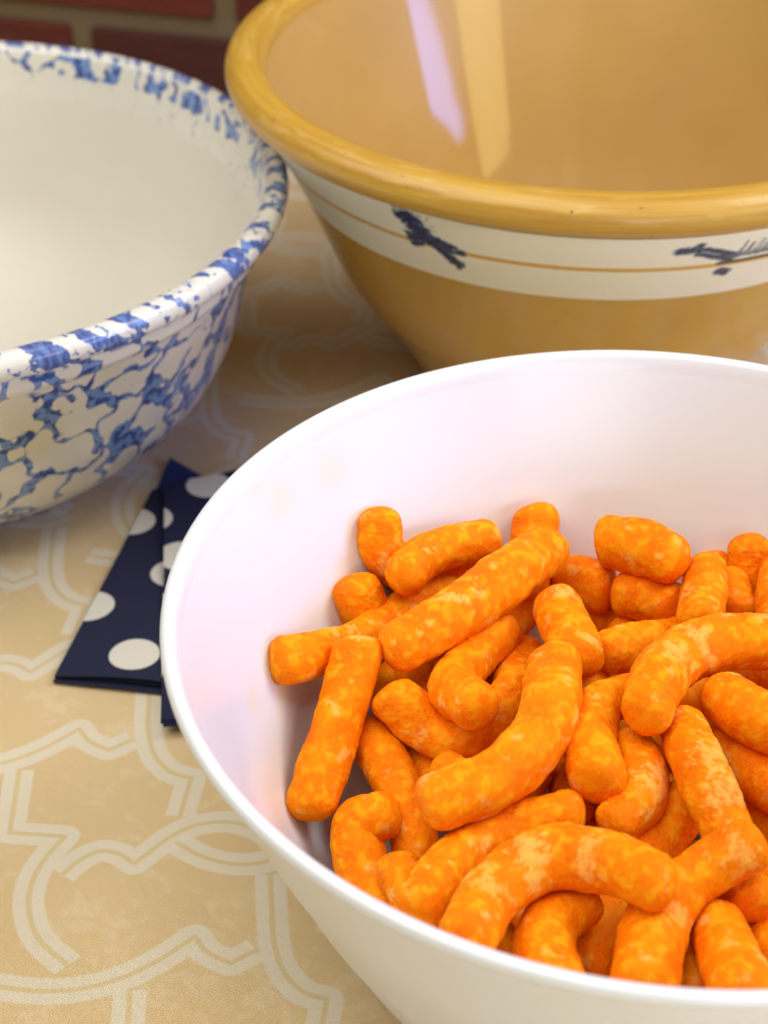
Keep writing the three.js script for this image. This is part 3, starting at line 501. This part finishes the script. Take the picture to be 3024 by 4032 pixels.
buried([[160.8,44.1,-436.5,8.2],[147.9,43.0,-428.4,8.2],[142.2,41.9,-414.2,8.2]]);
buried([[83.5,36.5,-494.2,8.0],[80.6,39.0,-476.0,8.0],[78.5,41.5,-457.7,8.0]]);
buried([[145.1,73.7,-445.4,7.2],[146.8,75.0,-430.5,7.2],[152.0,76.3,-416.6,7.2]]);
buried([[94.4,31.4,-435.0,7.8],[80.2,29.0,-423.7,7.8],[74.0,26.6,-406.7,7.8]]);
buried([[31.5,48.5,-401.7,8.3],[24.8,47.0,-389.6,8.3],[11.3,45.5,-386.1,8.3]]);
buried([[105.3,64.1,-465.6,8.0],[90.9,63.0,-465.5,8.0],[81.2,61.9,-454.8,8.0]]);
buried([[161.2,11.9,-469.6,7.5],[145.0,11.0,-468.9,7.5],[128.7,10.1,-468.6,7.5]]);
buried([[20.1,54.0,-534.8,8.0],[32.5,55.0,-526.4,8.0],[38.7,56.0,-512.8,8.0]]);
buried([[145.5,56.4,-410.5,7.6],[142.3,55.0,-398.1,7.6],[141.9,53.6,-385.4,7.6]]);
buried([[40.5,39.8,-534.2,7.3],[27.0,39.0,-532.1,7.3],[19.0,38.2,-521.2,7.3]]);
buried([[151.2,73.8,-349.2,7.7],[141.3,75.0,-341.7,7.7],[129.0,76.2,-339.9,7.7]]);
buried([[105.8,64.4,-340.5,7.2],[93.0,65.0,-339.4,7.2],[80.2,65.6,-340.1,7.2]]);
buried([[35.2,52.4,-456.1,7.3],[39.6,53.0,-438.3,7.3],[33.3,53.6,-421.1,7.3]]);
buried([[133.5,18.2,-434.6,7.3],[147.0,19.0,-432.1,7.3],[157.7,19.8,-423.7,7.3]]);
buried([[82.3,56.3,-478.3,8.0],[73.3,55.0,-469.2,8.0],[65.7,53.7,-458.9,8.0]]);
buried([[90.7,25.1,-542.8,8.0],[103.9,25.0,-537.4,8.0],[118.1,24.9,-538.8,8.0]]);
buried([[58.5,23.6,-539.0,7.7],[46.8,23.0,-532.5,7.7],[35.8,22.4,-524.8,7.7]]);
buried([[70.6,52.6,-515.9,8.0],[82.9,53.0,-510.7,8.0],[87.9,53.4,-498.2,8.0]]);
buried([[115.3,40.4,-426.8,7.8],[125.0,39.0,-411.2,7.8],[130.9,37.6,-393.7,7.8]]);
buried([[104.2,61.6,-408.3,7.2],[117.3,61.0,-405.9,7.2],[130.6,60.4,-407.0,7.2]]);
buried([[90.5,46.1,-370.1,8.0],[77.1,47.0,-368.1,8.0],[64.5,47.9,-363.1,8.0]]);
buried([[181.1,32.5,-419.6,7.4],[168.4,31.0,-416.9,7.4],[158.4,29.5,-408.8,7.4]]);
buried([[185.2,44.7,-446.4,7.4],[176.6,45.0,-432.6,7.4],[172.8,45.3,-416.9,7.4]]);
buried([[177.6,16.9,-470.9,7.4],[174.2,19.0,-452.1,7.4],[171.4,21.1,-433.1,7.4]]);
buried([[171.5,84.0,-404.0,8.0],[160.1,85.0,-392.5,8.0],[147.4,86.0,-382.5,8.0]]);
buried([[135.8,39.0,-496.4,7.5],[151.2,41.0,-485.2,7.5],[170.2,43.0,-484.3,7.5]]);
buried([[174.5,64.7,-418.7,7.8],[164.7,63.0,-411.2,7.8],[157.7,61.3,-401.0,7.8]]);
buried([[166.3,83.9,-485.6,7.6],[165.3,83.0,-465.4,7.6],[157.3,82.1,-446.7,7.6]]);
buried([[168.5,49.2,-505.1,7.2],[177.6,51.0,-493.2,7.2],[185.8,52.8,-480.6,7.2]]);
buried([[181.5,61.1,-454.8,7.9],[187.6,59.0,-441.8,7.9],[189.2,56.9,-427.6,7.9]]);
buried([[178.5,63.0,-402.1,7.4],[173.8,63.0,-387.0,7.4],[165.2,63.0,-373.6,7.4]]);
buried([[191.0,45.6,-418.1,7.6],[182.0,45.0,-406.1,7.6],[168.9,44.4,-398.8,7.6]]);
buried([[195.1,81.6,-508.6,7.3],[179.4,83.0,-507.5,7.3],[165.5,84.4,-500.0,7.3]]);
buried([[187.4,77.4,-409.7,7.5],[187.2,77.0,-392.0,7.5],[176.0,76.6,-378.3,7.5]]);
buried([[200.8,74.3,-438.1,8.1],[184.1,75.0,-433.7,8.1],[166.9,75.7,-435.0,8.1]]);
buried([[146.6,63.0,-483.2,7.6],[156.9,65.0,-470.3,7.6],[166.3,67.0,-456.9,7.6]]);
buried([[212.2,87.1,-468.1,7.2],[194.9,85.0,-463.2,7.2],[181.4,82.9,-451.2,7.2]]);
buried([[161.6,64.9,-510.4,8.0],[174.6,65.0,-500.0,8.0],[189.8,65.1,-493.4,8.0]]);
buried([[176.9,31.0,-473.5,7.7],[168.4,33.0,-461.9,7.7],[163.3,35.0,-448.5,7.7]]);
buried([[181.0,79.7,-485.6,8.0],[193.2,81.0,-482.7,8.0],[205.6,82.3,-482.6,8.0]]);
buried([[175.8,48.6,-467.5,7.5],[162.3,47.0,-463.5,7.5],[149.1,45.4,-458.4,7.5]]);

renderer.render(scene, camera);
